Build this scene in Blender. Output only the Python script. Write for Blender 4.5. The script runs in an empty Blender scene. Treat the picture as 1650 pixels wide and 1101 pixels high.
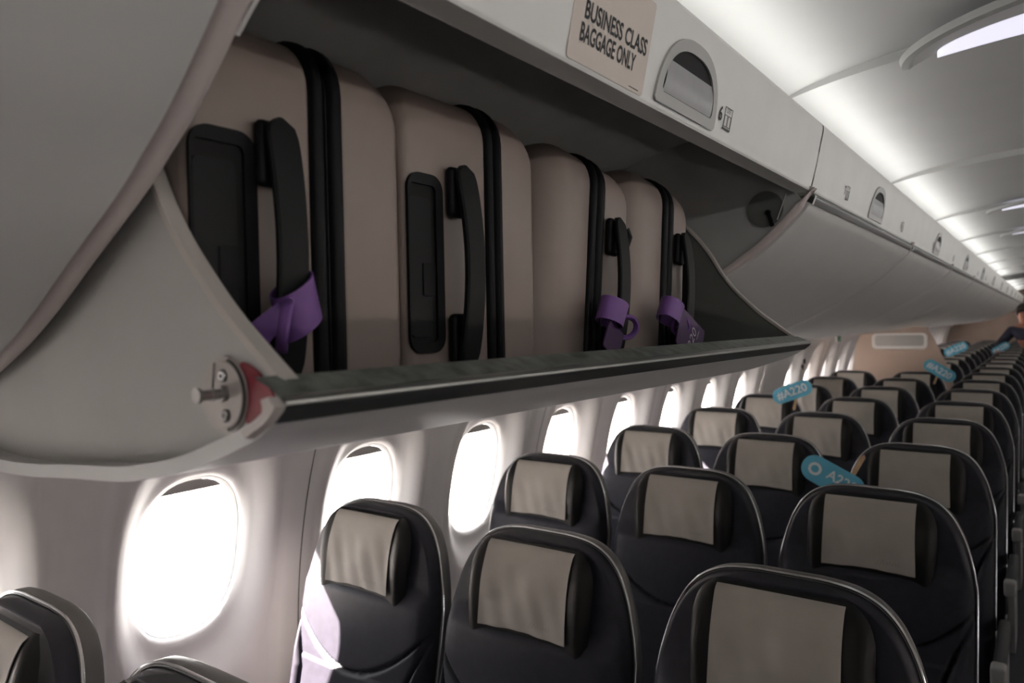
import bpy, bmesh, math, random
from math import sin, cos, pi, sqrt, atan2, radians
from mathutils import Vector, Matrix

random.seed(7)
S = bpy.context.scene
C = S.collection
CZ = 1.60                      # eye height above the cabin floor; many profiles below are given relative to it

# ------------------------------------------------------------------ materials
def mat(name, col, rough=0.5, metal=0.0, noise=0.0, nscale=40.0, bump=0.0, bscale=200.0, spec=0.5, emit=None, estr=0.0, coat=0.0, sheen=0.0):
    m = bpy.data.materials.new(name); m.use_nodes = True
    nt = m.node_tree; b = nt.nodes['Principled BSDF']
    b.inputs['Base Color'].default_value = (*col, 1)
    b.inputs['Roughness'].default_value = rough
    b.inputs['Metallic'].default_value = metal
    b.inputs['Specular IOR Level'].default_value = spec
    b.inputs['Coat Weight'].default_value = coat
    b.inputs['Sheen Weight'].default_value = sheen
    tc = nt.nodes.new('ShaderNodeTexCoord')
    if noise > 0:
        n = nt.nodes.new('ShaderNodeTexNoise'); n.inputs['Scale'].default_value = nscale; n.inputs['Detail'].default_value = 5
        r = nt.nodes.new('ShaderNodeValToRGB')
        r.color_ramp.elements[0].position = 0.3; r.color_ramp.elements[1].position = 0.7
        r.color_ramp.elements[0].color = (*[c*(1-noise) for c in col], 1)
        r.color_ramp.elements[1].color = (*[min(1, c*(1+noise)) for c in col], 1)
        nt.links.new(tc.outputs['Object'], n.inputs['Vector'])
        nt.links.new(n.outputs['Fac'], r.inputs['Fac'])
        nt.links.new(r.outputs['Color'], b.inputs['Base Color'])
    if bump > 0:
        n2 = nt.nodes.new('ShaderNodeTexNoise'); n2.inputs['Scale'].default_value = bscale; n2.inputs['Detail'].default_value = 4
        bp = nt.nodes.new('ShaderNodeBump'); bp.inputs['Strength'].default_value = bump; bp.inputs['Distance'].default_value = 0.002
        nt.links.new(tc.outputs['Object'], n2.inputs['Vector'])
        nt.links.new(n2.outputs['Fac'], bp.inputs['Height']); nt.links.new(bp.outputs['Normal'], b.inputs['Normal'])
    if emit:
        b.inputs['Emission Color'].default_value = (*emit, 1); b.inputs['Emission Strength'].default_value = estr
    return m

M = {}
M['wall'] = mat('sidewall_plastic', (.72, .69, .675), .5, noise=.02, nscale=8, bump=.04, bscale=500)
M['ceiling'] = mat('ceiling_panel', (.50, .50, .488), .6, noise=.02, nscale=6)
M['floor'] = mat('carpet', (.05, .05, .06), .95, noise=.25, nscale=300, bump=.5, bscale=600)
M['bin'] = mat('bin_white', (.66, .65, .635), .42, noise=.02, nscale=10, bump=.05, bscale=700)
M['header'] = mat('header_white', (.80, .79, .765), .45, noise=.025, nscale=12, bump=.03, bscale=500)
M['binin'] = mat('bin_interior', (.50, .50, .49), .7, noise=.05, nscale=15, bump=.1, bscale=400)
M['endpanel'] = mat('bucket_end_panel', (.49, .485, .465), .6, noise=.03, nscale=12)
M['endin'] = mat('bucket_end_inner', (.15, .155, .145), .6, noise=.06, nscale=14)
M['rim'] = mat('bucket_rim', (.55, .51, .475), .5)
M['bead'] = mat('divider_bead', (.62, .55, .53), .45)
M['lip'] = mat('lip_marbled', (.15, .165, .15), .38, noise=.55, nscale=55, bump=.15, bscale=300)
M['lipdark'] = mat('lip_dark_band', (.035, .036, .038), .3)
M['lipmetal'] = mat('lip_bright_edge', (.50, .52, .50), .28, metal=.85)
M['chrome'] = mat('chrome', (.75, .75, .75), .18, metal=1)
M['steel'] = mat('brushed_steel', (.42, .41, .40), .35, metal=.9, bump=.05, bscale=300)
M['plate'] = mat('latch_plate', (.50, .46, .44), .4, metal=.1)
M['black'] = mat('black_plastic', (.006, .006, .007), .45, spec=.18, bump=.05, bscale=400)
M['grip'] = mat('black_rubber_grip', (.011, .0115, .012), .55, spec=.22, bump=.06, bscale=500)
M['darkrec'] = mat('dark_recess', (.008, .008, .0085), .6, spec=.2)
M['darkline'] = mat('dark_gap', (.06, .06, .055), .6)
M['red'] = mat('red_marker', (.15, .009, .022), .55, spec=.2)
M['latchgrey'] = mat('latch_bezel_grey', (.40, .40, .385), .4)
M['flap'] = mat('latch_flap_grey', (.34, .34, .345), .35, noise=.04, nscale=60)
M['sticker'] = mat('placard_cream', (.68, .605, .55), .55, noise=.02, nscale=40)
M['ink'] = mat('ink_black', (.015, .015, .016), .6)
M['inkgrey'] = mat('ink_grey', (.13, .13, .125), .6)
M['taupe'] = mat('suitcase_taupe', (.29, .237, .213), .42, noise=.015, nscale=30, bump=.05, bscale=900)
M['purple'] = mat('purple_silicone', (.165, .075, .27), .5)
M['purpledark'] = mat('purple_card', (.055, .018, .085), .5)
M['white'] = mat('white_print', (.8, .8, .8), .5)
M['lilac'] = mat('lilac_print', (.55, .5, .58), .5)
M['leather'] = mat('navy_leather', (.017, .0165, .024), .52, spec=.22, noise=.15, nscale=60, bump=.12, bscale=900)
M['leatherblk'] = mat('black_leather', (.006, .0056, .0056), .5, spec=.22, noise=.1, nscale=50, bump=.1, bscale=900)
M['cover'] = mat('cream_cover', (.36, .331, .297), .8, noise=.03, nscale=25, bump=.5, bscale=28, sheen=.2)
M['emb'] = mat('cover_emboss', (.30, .278, .245), .75)
M['shell'] = mat('seat_shell_grey', (.11, .107, .105), .38, metal=.2)
M['shelldark'] = mat('seat_shell_dark', (.03, .03, .033), .45)
M['seatgrey'] = mat('armrest_cap_grey', (.34, .33, .32), .5)
M['beige'] = mat('divider_beige', (.40, .315, .265), .7, noise=.04, nscale=5, bump=.1, bscale=200)
M['frost'] = mat('frosted_pane', (.42, .41, .40), .3, noise=.05, nscale=8)
M['whiteframe'] = mat('white_frame', (.80, .79, .77), .45)
M['wood'] = mat('pale_wood', (.50, .34, .20), .6, noise=.2, nscale=60)
M['skyblue'] = mat('sky_blue_card', (.12, .42, .58), .55, noise=.05, nscale=12)
M['skin'] = mat('skin', (.42, .20, .14), .55, noise=.06, nscale=30)
M['navycloth'] = mat('navy_cloth', (.012, .014, .032), .85, noise=.2, nscale=60, bump=.2, bscale=200)
M['bluecloth'] = mat('blue_strap', (.05, .10, .30), .7)
M['hair'] = mat('dark_hair', (.012, .009, .008), .6, noise=.3, nscale=120, bump=.4, bscale=250)
M['green'] = mat('sign_green', (.03, .20, .12), .5)
M['shade'] = mat('window_shade', (.30, .29, .28), .6)
M['lens'] = mat('light_lens', (.8, .8, .85), .4, emit=(.80, .78, .92), estr=1.0)
M['wing'] = mat('wing_paint', (.55, .56, .57), .4)
M['tarmac'] = mat('tarmac', (.75, .74, .72), .9, noise=.1, nscale=2)

g = bpy.data.materials.new('window_glass'); g.use_nodes = True
nt = g.node_tree; nt.nodes.clear()
o_ = nt.nodes.new('ShaderNodeOutputMaterial'); mx = nt.nodes.new('ShaderNodeMixShader'); tr = nt.nodes.new('ShaderNodeBsdfTransparent')
gl = nt.nodes.new('ShaderNodeBsdfGlossy'); gl.inputs['Roughness'].default_value = .02; fr = nt.nodes.new('ShaderNodeValue'); fr.outputs[0].default_value = .03
tr.inputs['Color'].default_value = (.96, .97, .98, 1)
nt.links.new(fr.outputs[0], mx.inputs[0]); nt.links.new(tr.outputs[0], mx.inputs[1]); nt.links.new(gl.outputs[0], mx.inputs[2]); nt.links.new(mx.outputs[0], o_.inputs[0])
M['glass'] = g

# ------------------------------------------------------------------ mesh helpers
class MB:
    def __init__(s): s.v = []; s.f = []; s.m = []
    def add(s, vs, fs, mi=0):
        o = len(s.v); s.v += [tuple(p) for p in vs]; s.f += [tuple(i+o for i in f) for f in fs]; s.m += [mi]*len(fs); return s
    def grid(s, rows, mi=0, closed=False, cap=False):
        n = len(rows[0]); vs = [p for r in rows for p in r]; fs = []
        for i in range(len(rows)-1):
            for j in range(n if closed else n-1):
                k = (j+1) % n
                fs.append((i*n+j, i*n+k, (i+1)*n+k, (i+1)*n+j))
        if cap:
            fs.append(tuple(range(n))[::-1]); fs.append(tuple((len(rows)-1)*n+j for j in range(n)))
        return s.add(vs, fs, mi)
    def box(s, a, b, mi=0, r=0.0):
        (x0, y0, z0), (x1, y1, z1) = a, b
        if r <= 0:
            vs = [(x, y, z) for x in (x0, x1) for y in (y0, y1) for z in (z0, z1)]
            return s.add(vs, [(0,1,3,2),(4,6,7,5),(0,4,5,1),(2,3,7,6),(0,2,6,4),(1,5,7,3)], mi)
        bm = bmesh.new(); bmesh.ops.create_cube(bm, size=1)
        for v in bm.verts: v.co = Vector(((x0+x1)/2+v.co.x*(x1-x0), (y0+y1)/2+v.co.y*(y1-y0), (z0+z1)/2+v.co.z*(z1-z0)))
        bmesh.ops.bevel(bm, geom=list(bm.edges), offset=r, segments=3, profile=.5, affect='EDGES')
        return s.bm(bm, mi)
    def bm(s, bm, mi=0):
        bm.verts.index_update(); s.add([v.co[:] for v in bm.verts], [[v.index for v in f.verts] for f in bm.faces], mi); bm.free(); return s
    def prism(s, poly, off, mi=0):
        n = len(poly); a = [Vector(p) for p in poly]; o = Vector(off); vs = a+[p+o for p in a]
        fs = [tuple(range(n))[::-1], tuple(range(n, 2*n))]+[(i, (i+1) % n, n+(i+1) % n, n+i) for i in range(n)]
        return s.add(vs, fs, mi)
    def ring(s, outer, inner, off, mi=0):
        n = len(outer); o = Vector(off); A = [Vector(p) for p in outer]; B = [Vector(p) for p in inner]
        vs = A+B+[p+o for p in A]+[p+o for p in B]; fs = []
        for i in range(n):
            k = (i+1) % n
            fs += [(i, k, n+k, n+i), (2*n+i, 3*n+i, 3*n+k, 2*n+k), (i, 2*n+i, 2*n+k, k), (n+i, n+k, 3*n+k, 3*n+i)]
        return s.add(vs, fs, mi)
    def tube(s, pts, r, n=10, mi=0, closed=False, cap=True, flat=1.0, up=None):
        P = [Vector(p) for p in pts]; rows = []; N = len(P); prev = None
        for i, p in enumerate(P):
            if closed: t = P[(i+1) % N]-P[i-1]
            else: t = P[min(i+1, N-1)]-P[max(i-1, 0)]
            t.normalize()
            if up is not None: u = Vector(up)
            elif prev is not None: u = prev
            else: u = Vector((0, 0, 1)) if abs(t.z) < .9 else Vector((1, 0, 0))
            u = (u-t*u.dot(t)).normalized(); prev = u; w = t.cross(u)
            rr = r[i] if isinstance(r, (list, tuple)) else r
            rows.append([p+u*rr*cos(2*pi*k/n)+w*rr*flat*sin(2*pi*k/n) for k in range(n)])
        if closed: rows.append(rows[0])
        return s.grid(rows, mi, closed=True, cap=cap and not closed)
    def disc(s, c, ax, r, h, n=32, mi=0, r2=None):
        c = Vector(c); ax = Vector(ax).normalized(); u = ax.orthogonal().normalized(); w = ax.cross(u); r2 = r if r2 is None else r2
        rows = [[c+u*r*cos(2*pi*k/n)+w*r*sin(2*pi*k/n) for k in range(n)], [c+ax*h+u*r2*cos(2*pi*k/n)+w*r2*sin(2*pi*k/n) for k in range(n)]]
        return s.grid(rows, mi, closed=True, cap=True)
    def build(s, name, mats, parent=None, smooth=35, fix=True):
        me = bpy.data.meshes.new(name); me.from_pydata(s.v, [], s.f)
        ms = mats if isinstance(mats, (list, tuple)) else [mats]
        for m in ms: me.materials.append(m)
        for p, i in zip(me.polygons, s.m): p.material_index = i
        if fix:
            bm = bmesh.new(); bm.from_mesh(me); bmesh.ops.remove_doubles(bm, verts=bm.verts, dist=1e-6); bmesh.ops.recalc_face_normals(bm, faces=bm.faces); bm.to_mesh(me); bm.free()
        if smooth:
            me.shade_smooth(); me.set_sharp_from_angle(angle=radians(smooth))
        me.update()
        o = bpy.data.objects.new(name, me); C.objects.link(o)
        if parent is not None: o.parent = parent
        return o

def thing(name, label, cat, loc=(0, 0, 0), rot=(0, 0, 0), group=None):
    o = bpy.data.objects.new(name, None); C.objects.link(o); o.location = loc; o.rotation_euler = rot; o.empty_display_size = .05
    o['label'] = label; o['category'] = cat
    if group: o['group'] = group
    return o
def tag(o, label, cat, group=None):
    o['label'] = label; o['category'] = cat
    if group: o['group'] = group
    return o
def struct(o, label=None, cat=None):
    o['kind'] = 'structure'
    if label: o['label'] = label
    if cat: o['category'] = cat
    return o
def lerp(a, b, t): return a+(b-a)*t
def sstep(a, b, x):
    t = max(0., min(1., (x-a)/(b-a))); return t*t*(3-2*t)
def interp(tab, x):
    if x <= tab[0][0]: return tab[0][1]
    for (a, b), (c, d) in zip(tab, tab[1:]):
        if x <= c: return b+(d-b)*(x-a)/(c-a)
    return tab[-1][1]
def smoothline(pts, n=6, closed=False):
    P = [Vector(p) for p in pts]; out = []; N = len(P)
    for i in range(N if closed else N-1):
        p0 = P[(i-1) % N] if closed or i > 0 else P[0]; p1 = P[i]; p2 = P[(i+1) % N]; p3 = P[(i+2) % N] if closed or i+2 < N else P[-1]
        for k in range(n):
            t = k/n
            out.append(.5*((2*p1)+(p2-p0)*t+(2*p0-5*p1+4*p2-p3)*t*t+(3*p1-p0-3*p2+p3)*t**3))
    if not closed: out.append(P[-1])
    return out
def rrect(hw, hh, r, n=6, cx=0, cy=0):
    out = []
    for q, (sx, sy) in enumerate(((1, 1), (-1, 1), (-1, -1), (1, -1))):
        for k in range(n+1):
            a = (q*90+90*k/n)*pi/180
            out.append((cx+sx*(hw-r)+r*cos(a), cy+sy*(hh-r)+r*sin(a)))
    return out
def text_mesh(mb, body, origin, right, up, size, mi=0, depth=.0004, xs=1.0, align='CENTER', shear=0.0, bold=0.0):
    cu = bpy.data.curves.new('t', 'FONT'); cu.body = body; cu.size = 1; cu.align_x = align; cu.align_y = 'CENTER'; cu.extrude = 0; cu.shear = shear; cu.offset = bold
    cu.resolution_u = 3
    to = bpy.data.objects.new('t', cu); C.objects.link(to)
    dg = bpy.context.evaluated_depsgraph_get(); me = bpy.data.meshes.new_from_object(to.evaluated_get(dg))
    right = Vector(right).normalized(); up = Vector(up); up = (up-right*up.dot(right)).normalized(); nrm = right.cross(up); o = Vector(origin)
    mb.add([o+right*v.co.x*size*xs+up*v.co.y*size+nrm*depth for v in me.vertices], [list(p.vertices) for p in me.polygons], mi)
    bpy.data.objects.remove(to); bpy.data.curves.remove(cu); bpy.data.meshes.remove(me)
def dup(root, loc, label=None, group=None):
    r = root.copy(); C.objects.link(r); r.location = loc
    if label: r['label'] = label
    if group: r['group'] = group
    for ch in list(root.children):
        c = ch.copy(); C.objects.link(c); c.parent = r
        for gch in list(ch.children):
            d = gch.copy(); C.objects.link(d); d.parent = c
    return r
ORD = ['first', 'second', 'third', 'fourth', 'fifth', 'sixth', 'seventh', 'eighth', 'ninth', 'tenth', 'eleventh', 'twelfth', 'thirteenth', 'fourteenth', 'fifteenth',
       'sixteenth', 'seventeenth', 'eighteenth', 'nineteenth', 'twentieth', 'twenty-first', 'twenty-second', 'twenty-third']

YF, YR = -1.6, 16.6            # front and rear bulkheads

# ------------------------------------------------------------------ fuselage shell
RC, ZC = 1.634, -.85
def wx(z): return -sqrt(max(0, RC*RC-(z-ZC)**2))
WP, W0 = .5456, .95            # window pitch, first full window in view
ZWB, ZWT = -1.06, -.03         # window belt
WZ = -.537
def wall(side):
    mb = MB(); sgn = -1 if side == 'left' else 1
    def P(x, y, z): return (x if sgn < 0 else -x, y, z+CZ)
    ks = list(range(-4, 30)); have = []
    for k in ks:
        c = W0+WP*k
        if c+WP/2 > YR or c-WP/2 < YF-.3: continue
        blank = (k == 8 or k > 27)
        if blank:
            rows = [[P(wx(lerp(ZWB, ZWT, j/20)), c+WP*(i/4-.5), lerp(ZWB, ZWT, j/20)) for j in range(21)] for i in range(5)]
            mb.grid(rows); continue
        have.append(c)
        n = 72; ths = []
        # rays go to the rectangle border; corners included
        for q in range(n): ths.append(2*pi*q/n)
        hy = WP/2; zt, zb = ZWT-WZ, ZWB-WZ
        for (a, b) in ((hy, zt), (-hy, zt), (-hy, zb), (hy, zb)):
            t = atan2(b, a) % (2*pi); i = min(range(n), key=lambda q: abs(ths[q]-t)); ths[i] = t
        rows = []
        J = 16
        for j in range(J+1):
            t = j/J; row = []
            for th in ths:
                cy_, sz = cos(th), sin(th)
                e = 2.5; ai, bi = .136, .197
                r0 = 1/((abs(cy_)/ai)**e+(abs(sz)/bi)**e)**(1/e)
                r1 = min(hy/abs(cy_) if abs(cy_) > 1e-6 else 9, (zt/sz if sz > 1e-6 else (zb/sz if sz < -1e-6 else 9)))
                r = lerp(r0, r1, t**1.25); dy, dz = r*cy_, r*sz
                ro = ((abs(dy)/.198)**2.6+(abs(dz)/.345)**2.6)**(1/2.6)
                ri = ((abs(dy)/ai)**e+(abs(dz)/bi)**e)**(1/e)
                rs = ((abs(dy)/.236)**4+(abs(dz)/.60)**4)**.25
                d = .046*(1-sstep(.66, 1.0, ro)) + .010*(1-sstep(.90, 1.0, rs))
                d -= .006*math.exp(-((ro-1.03)/.05)**2)           # raised bead round the opening
                d += .010*(1-sstep(1.0, 1.08, ri))
                z = WZ+dz
                row.append(P(wx(z)-d, c+dy, z))
            rows.append(row)
        # reveal outward to the pane
        rev = []
        for th in ths:
            cy_, sz = cos(th), sin(th); e = 2.5
            r0 = .985/((abs(cy_)/.136)**e+(abs(sz)/.197)**e)**(1/e)
            z = WZ+r0*sz; rev.append(P(wx(z)-.085, c+r0*cy_, z))
        mb.grid([rev]+rows, closed=True)
    y0 = have[0]-WP/2
    # below and above the window belt
    low = [-1.6+(ZWB+1.6)*i/10 for i in range(11)]
    mb.grid([[P(wx(z), y, z) for z in low] for y in (YF, YR)])
    ang = [ZWT+(ZC+RC-.0005-ZWT)*(1-(1-i/24)**2) for i in range(25)]
    mb.grid([[P(wx(z), y, z) for z in ang] for y in (YF, YR)])
    belt = [lerp(ZWB, ZWT, j/20) for j in range(21)]
    mb.grid([[P(wx(z), y, z) for z in belt] for y in (YF, y0)])
    ye = W0+WP*29+WP/2
    yl = max([c for c in have])+WP/2
    kk = [W0+WP*k for k in ks if W0+WP*k+WP/2 <= YR]
    yl = max(kk)+WP/2
    if yl < YR: mb.grid([[P(wx(z), y, z) for z in belt] for y in (yl, YR)])
    o = mb.build('wall_'+side, M['wall'], smooth=50)
    struct(o, 'white plastic cabin sidewall with scooped window surrounds', 'wall')
    return have
WL = wall('left'); WR = wall('right')

def window(n, c, side):
    s = -1 if side == 'left' else 1
    root = bpy.data.objects.new('window_%d' % n, None); C.objects.link(root); root.location = (s*abs(wx(WZ)-.06), c, WZ+CZ); struct(root, 'oval cabin window with white frame and daylight outside', 'window')
    N = 56
    def ov(a, b, e=2.5):
        out = []
        for q in range(N):
            th = 2*pi*q/N; r = 1/((abs(cos(th))/a)**e+(abs(sin(th))/b)**e)**(1/e); out.append((r*cos(th), r*sin(th)))
        return out
    def Q(y, z, d): return (s*(-(wx(WZ+z)-d))-root.location.x, y, z)
    O, I = ov(.140, .201), ov(.128, .189)
    mb = MB(); n_ = N
    rows = [[Q(y, z, .079) for y, z in O], [Q(y, z, .071) for y, z in ov(.134, .195)], [Q(y, z, .077) for y, z in I], [Q(y, z, .090) for y, z in I]]
    mb.grid(rows, closed=True); mb.build('window_frame', M['whiteframe'], root)
    p = MB(); ctr = Q(0, 0, .088); ring = [Q(y, z, .088) for y, z in ov(.133, .194)]
    mid = [Q(y*.5, z*.5, .088) for y, z in ov(.133, .194)]
    p.grid([ring, mid], closed=True); p.add(mid, [tuple(range(N))]); p.build('pane', M['glass'], root)
    sh = MB(); top = [(y, z) for y, z in ov(.127, .188) if z > (.160 if side == 'left' else -.075)]  # unseen right-hand shades are drawn low to cut daylight from that side
    top.sort(key=lambda q: q[0])
    zz = .160 if side == 'left' else -.075; rows = [[Q(y, z, .084) for y, z in top], [Q(y, lerp(zz, z, .5), .084) for y, z in top], [Q(y, zz, .084) for y, z in top], [Q(y, zz, .088) for y, z in top]]
    sh.grid(rows); sh.build('window_shade', M['shade'], root)
    return root
n = 0
for c in WL:
    n += 1; window(n, c, 'left')
for c in WR:
    n += 1; window(n, c, 'right')

# seams between the sidewall panels (every second window)
tn = 0
for k in range(-1, 14):
    y = W0+WP*(2*k+.5)+.012
    if y > YR-.3: break
    tn += 1; mb = MB()
    zs = [lerp(-1.3, -.1, i/30) for i in range(31)]
    mb.grid([[(wx(z)+.0006, y-.0016, z+CZ) for z in zs], [(wx(z)+.0006, y+.0016, z+CZ) for z in zs]])
    struct(mb.build('trim_%d' % tn, M['darkline']))

# floor, ends
mb = MB(); mb.box((-1.5, YF, -.04), (1.5, YR, 0)); struct(mb.build('floor', M['floor']), 'dark cabin carpet', 'floor')
def bulk(name, y, m):
    mb = MB(); pts = [(wx(z), y, z+CZ) for z in [-1.6+i*(ZC+RC+1.6-.0005)/40 for i in range(41)]]
    pts += [(-p[0], p[1], p[2]) for p in reversed(pts)]
    mb.prism(pts, (0, .04 if y > 0 else -.04, 0)); struct(mb.build(name, m), 'bulkhead wall at the end of the cabin', 'wall')
bulk('wall_front', YF, M['wall']); bulk('wall_rear', YR, M['beige'])

# ceiling: arched panels between the bins, each rising a little towards the front edge
CX = .15
def ceil_z(x):
    t = min(1., abs(x-CX)/.66); return .395+.125*sqrt(max(0, 1-t**2.2))
mb = MB(); CP = 1.2525; c0 = 1.61-3*CP
xs = [CX+.655*sin(pi/2*(-1+2*i/36)) for i in range(37)]
for k in range(0, 17):
    ya, yb = max(YF, c0+CP*k), min(YR, c0+CP*(k+1))
    if yb <= ya: continue
    rows = []
    for i in range(9):
        y = lerp(ya, yb, i/8); rise = .020*(1-((i/8))**2)
        rows.append([(x, y, ceil_z(x)+CZ-rise*(1-(abs(x-CX)/.66)**4)+.02) for x in xs])
    mb.grid(rows)
    # the riser where one panel meets the next
    mb.grid([[(x, ya+.0005, ceil_z(x)+CZ+.02-.02*(1-(abs(x-CX)/.66)**4)) for x in xs], [(x, ya+.0005, ceil_z(x)+CZ+.024) for x in xs]])
struct(mb.build('ceiling', M['ceiling'], smooth=30), 'white arched ceiling panels with a bright cove along the bins', 'ceiling')

# ------------------------------------------------------------------ overhead bins
DOOR = [(-.356, .219), (-.366, .203), (-.384, .184), (-.410, .160), (-.438, .136), (-.470, .114), (-.504, .092), (-.582, .050), (-.648, .014), (-.714, -.017), (-.80, -.048), (-.90, -.074), (-1.0, -.094)]
LIP0 = (-.351, .232); LIPIN = (-.382, .2345)
DS = [(p.x, p.z) for p in smoothline([(x, 0, z) for x, z in DOOR], 4)]
HX, HZ = -1.0, .097
TH = 2*math.atan(.137/.6485)
def opn(p):
    x, z = p[0]-HX, p[1]-HZ
    return (HX+x*cos(TH)+z*sin(TH), HZ-x*sin(TH)+z*cos(TH))
def R(x, y, z): return (x, y, z+CZ)
def offs(prof, d):
    out = []
    for i, p in enumerate(prof):
        a = prof[max(0, i-1)]; b = prof[min(len(prof)-1, i+1)]; tx, tz = b[0]-a[0], b[1]-a[1]; l = sqrt(tx*tx+tz*tz)
        nx, nz = -tz/l, tx/l                      # pick the side that points up/outboard (inside the bin)
        if nz < 0: nx, nz = -nx, -nz
        out.append((p[0]+nx*d*(1 if nz > 0 else -1), p[1]+nz*d))
    return out
HB, HT = (-.351, .2434), (-.3285, .352)           # header panel bottom and top edge
LA, LB = .751, .927                                # latch of the open bin

def header(root, ya, yb, latch_c, open_bin):
    mb = MB()
    prof = [(-.395, .36), (-.36, .3655), (-.336, .362), HT, (-.3335, .325), (-.3395, .295), (-.3455, .268), (-.350, .250), HB, (-.3525, .2405), (-.356, .2392), (-.380, .2405), (-.3815, .2455), (-.384, .30)]
    ps = [(p.x, p.z) for p in smoothline([(x, 0, z) for x, z in prof], 3)]
    mb.grid([[R(x, y, z) for x, z in ps] for y in (ya+.0015, lerp(ya, yb, .5), yb-.0015)])
    hp = mb.build('header_panel', M['header'], root)
    # latch: grey D shaped bezel, dark pocket and a rolled flap, lying on the tilted header face
    ux = Vector((0, 1, 0)); a = Vector((HB[0], 0, HB[1]+.004)); b = Vector((-.3335, 0, .325)); uz = (b-a).normalized(); un = Vector((uz.z, 0, -uz.x))
    def L(u, v, d=0): return Vector((0, latch_c, CZ))+a+ux*u+uz*v+un*d
    hw, hh = .088, .083
    def dshape(sw, sh, v0, r=.004, n=26):
        out = [(-sw+r, v0), (sw-r, v0), (sw, v0+r)]
        for i in range(n+1):
            t = pi*i/n; out.append((sw*abs(cos(t))**.80*(1 if cos(t) >= 0 else -1), v0+r+(sh-r)*abs(sin(t))**.92))
        out.append((-sw, v0+r)); return out
    O = dshape(hw, hh, 0); I = dshape(hw-.0145, hh-.026, .0125)
    m2 = MB(); m2.ring([L(u, v, .0008) for u, v in O], [L(u, v, .0008) for u, v in I], un*.0030)
    lb = m2.build('latch_bezel', M['latchgrey'], root)
    m3 = MB(); m3.add([L(u, v, .0012) for u, v in I], [tuple(range(len(I)))]); m3.build('latch_pocket', M['darkrec'], root)
    m4 = MB(); rows = []
    for i in range(13):
        t = i/12; u0 = lerp(-1, 1, t)
        row = []
        for j in range(9):
            s_ = j/8; v = .0135+.036*s_; wlim = (hw-.0165)*min(1, sqrt(max(0.05, 1-((v-.0125)/(hh-.026))**2))**.9 if v > .03 else 1)
            row.append(L(u0*(hw-.017-.004*s_), v, .0016+.0024*sin(pi*min(1, .15+s_*.9))))
        rows.append(row)
    m4.grid(rows); m4.build('latch_flap', M['flap'], root)
    return hp, L

def row_mark(root, y, num):
    mb = MB(); a = Vector((HB[0], 0, HB[1])); b = Vector((-.3335, 0, .325)); uz = (b-a).normalized(); un = Vector((uz.z, 0, -uz.x)); ux = Vector((0, 1, 0))
    def L(u, v, d=.0009): return Vector((0, y, CZ))+a+ux*u+uz*v+un*d
    text_mesh(mb, str(num), L(-.014, .030), ux, uz, .026, 0, .0004, .95, bold=.012)
    hw = .0135; v0, v1 = .014, .043; c = .013
    O = [L(c-hw, v0), L(c+hw, v0), L(c+hw, v1), L(c-hw, v1)]; t = .0010
    I = [L(c-hw+t, v0+t), L(c+hw-t, v0+t), L(c+hw-t, v1-t), L(c-hw+t, v1-t)]
    mb.ring(O, I, un*.0003, 1)
    text_mesh(mb, 'DEF', L(c, .0385), ux, uz, .0085, 1, .0004, 1.0)
    for s_ in (-1, 1):
        e = c+s_*.0062
        O = [L(e-.0052, .018), L(e+.0052, .018), L(e+.0052, .033), L(e-.0052, .033)]
        I = [L(e-.0044, .0188), L(e+.0044, .0188), L(e+.0044, .0322), L(e-.0044, .0322)]
        mb.ring(O, I, un*.0003, 1)
    mb.box(L(c-.0125, .0150)-Vector((0.0003, 0, 0)), L(c+.0125, .0164)+Vector((.0003, 0, 0)), 1)
    mb.build('row_mark', [M['ink'], M['inkgrey']], root, smooth=0)

def lip(root, ya, yb, T, parent_first=None):
    """the latch edge of a bin door: marbled top strip, bright bevel, dark band; T maps closed-frame points"""
    def Z(p, y): q = T(p); return R(q[0], y, q[1])
    band_o = [(-.3485, .2325), (-.3535, .2195)]
    top = [LIPIN, (-.366, .2350), (-.357, .2345)]
    bev = [(-.357, .2345), (-.3525, .2352), (-.3495, .2346), (-.3485, .2325)]
    mb = MB()
    mb.grid([[Z(p, y) for p in top] for y in (ya, yb)], 0)
    mb.grid([[Z(p, y) for p in bev] for y in (ya, yb)], 1)
    mb.grid([[Z(p, y) for p in [(-.3485, .2325), (-.3492, .2285), (-.3545, .2175)]] for y in (ya, yb)], 2)
    mb.grid([[Z(p, y) for p in [LIPIN, (-.384, .228), (-.3865, .212)]] for y in (ya+.026, yb-.016)], 0)
    return mb.build('lip_trim', [M['lip'], M['lipmetal'], M['lipdark']], root, smooth=40)

def closed_bin(loc_y, ya, yb, label):
    """ya..yb: local door extent"""
    root = thing('overhead_bin', label, 'overhead bin', (0, loc_y, 0), group='closed overhead bins')
    header(root, ya-.012, yb+.018, (ya+yb)/2-.02, False)
    mb = MB(); inn = offs(DS, .010)
    ye = [ya, ya+.006]+[lerp(ya, yb, t/6) for t in range(1, 6)]+[yb-.006, yb]
    rows = []
    for i, y in enumerate(ye):
        sh = .002 if i in (0, len(ye)-1) else 0
        pr = offs(DS, sh) if sh else DS
        rows.append([R(x, y, z) for x, z in pr])
    mb.grid(rows)
    for y in (ya, yb): mb.grid([[R(x, y, z) for x, z in offs(DS, .002)], [R(x, y, z) for x, z in offs(DS, .016)]])
    mb.build('bin_door', M['bin'], root, smooth=50)
    lip(root, ya+.002, yb-.002, lambda p: p)
    m5 = MB()
    for y0, y1 in ((ya, ya+.010), (yb-.010, yb)):
        m5.grid([[R(x, y, z) for x, z in [(-.386, .2365), (-.352, .2372), (-.3468, .2330), (-.3530, .2165)]] for y in (y0, y1)])
    m5.build('corner_cap', M['whiteframe'], root)
    divider_part(root, yb+.004, yb+.024)
    return root

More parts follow.
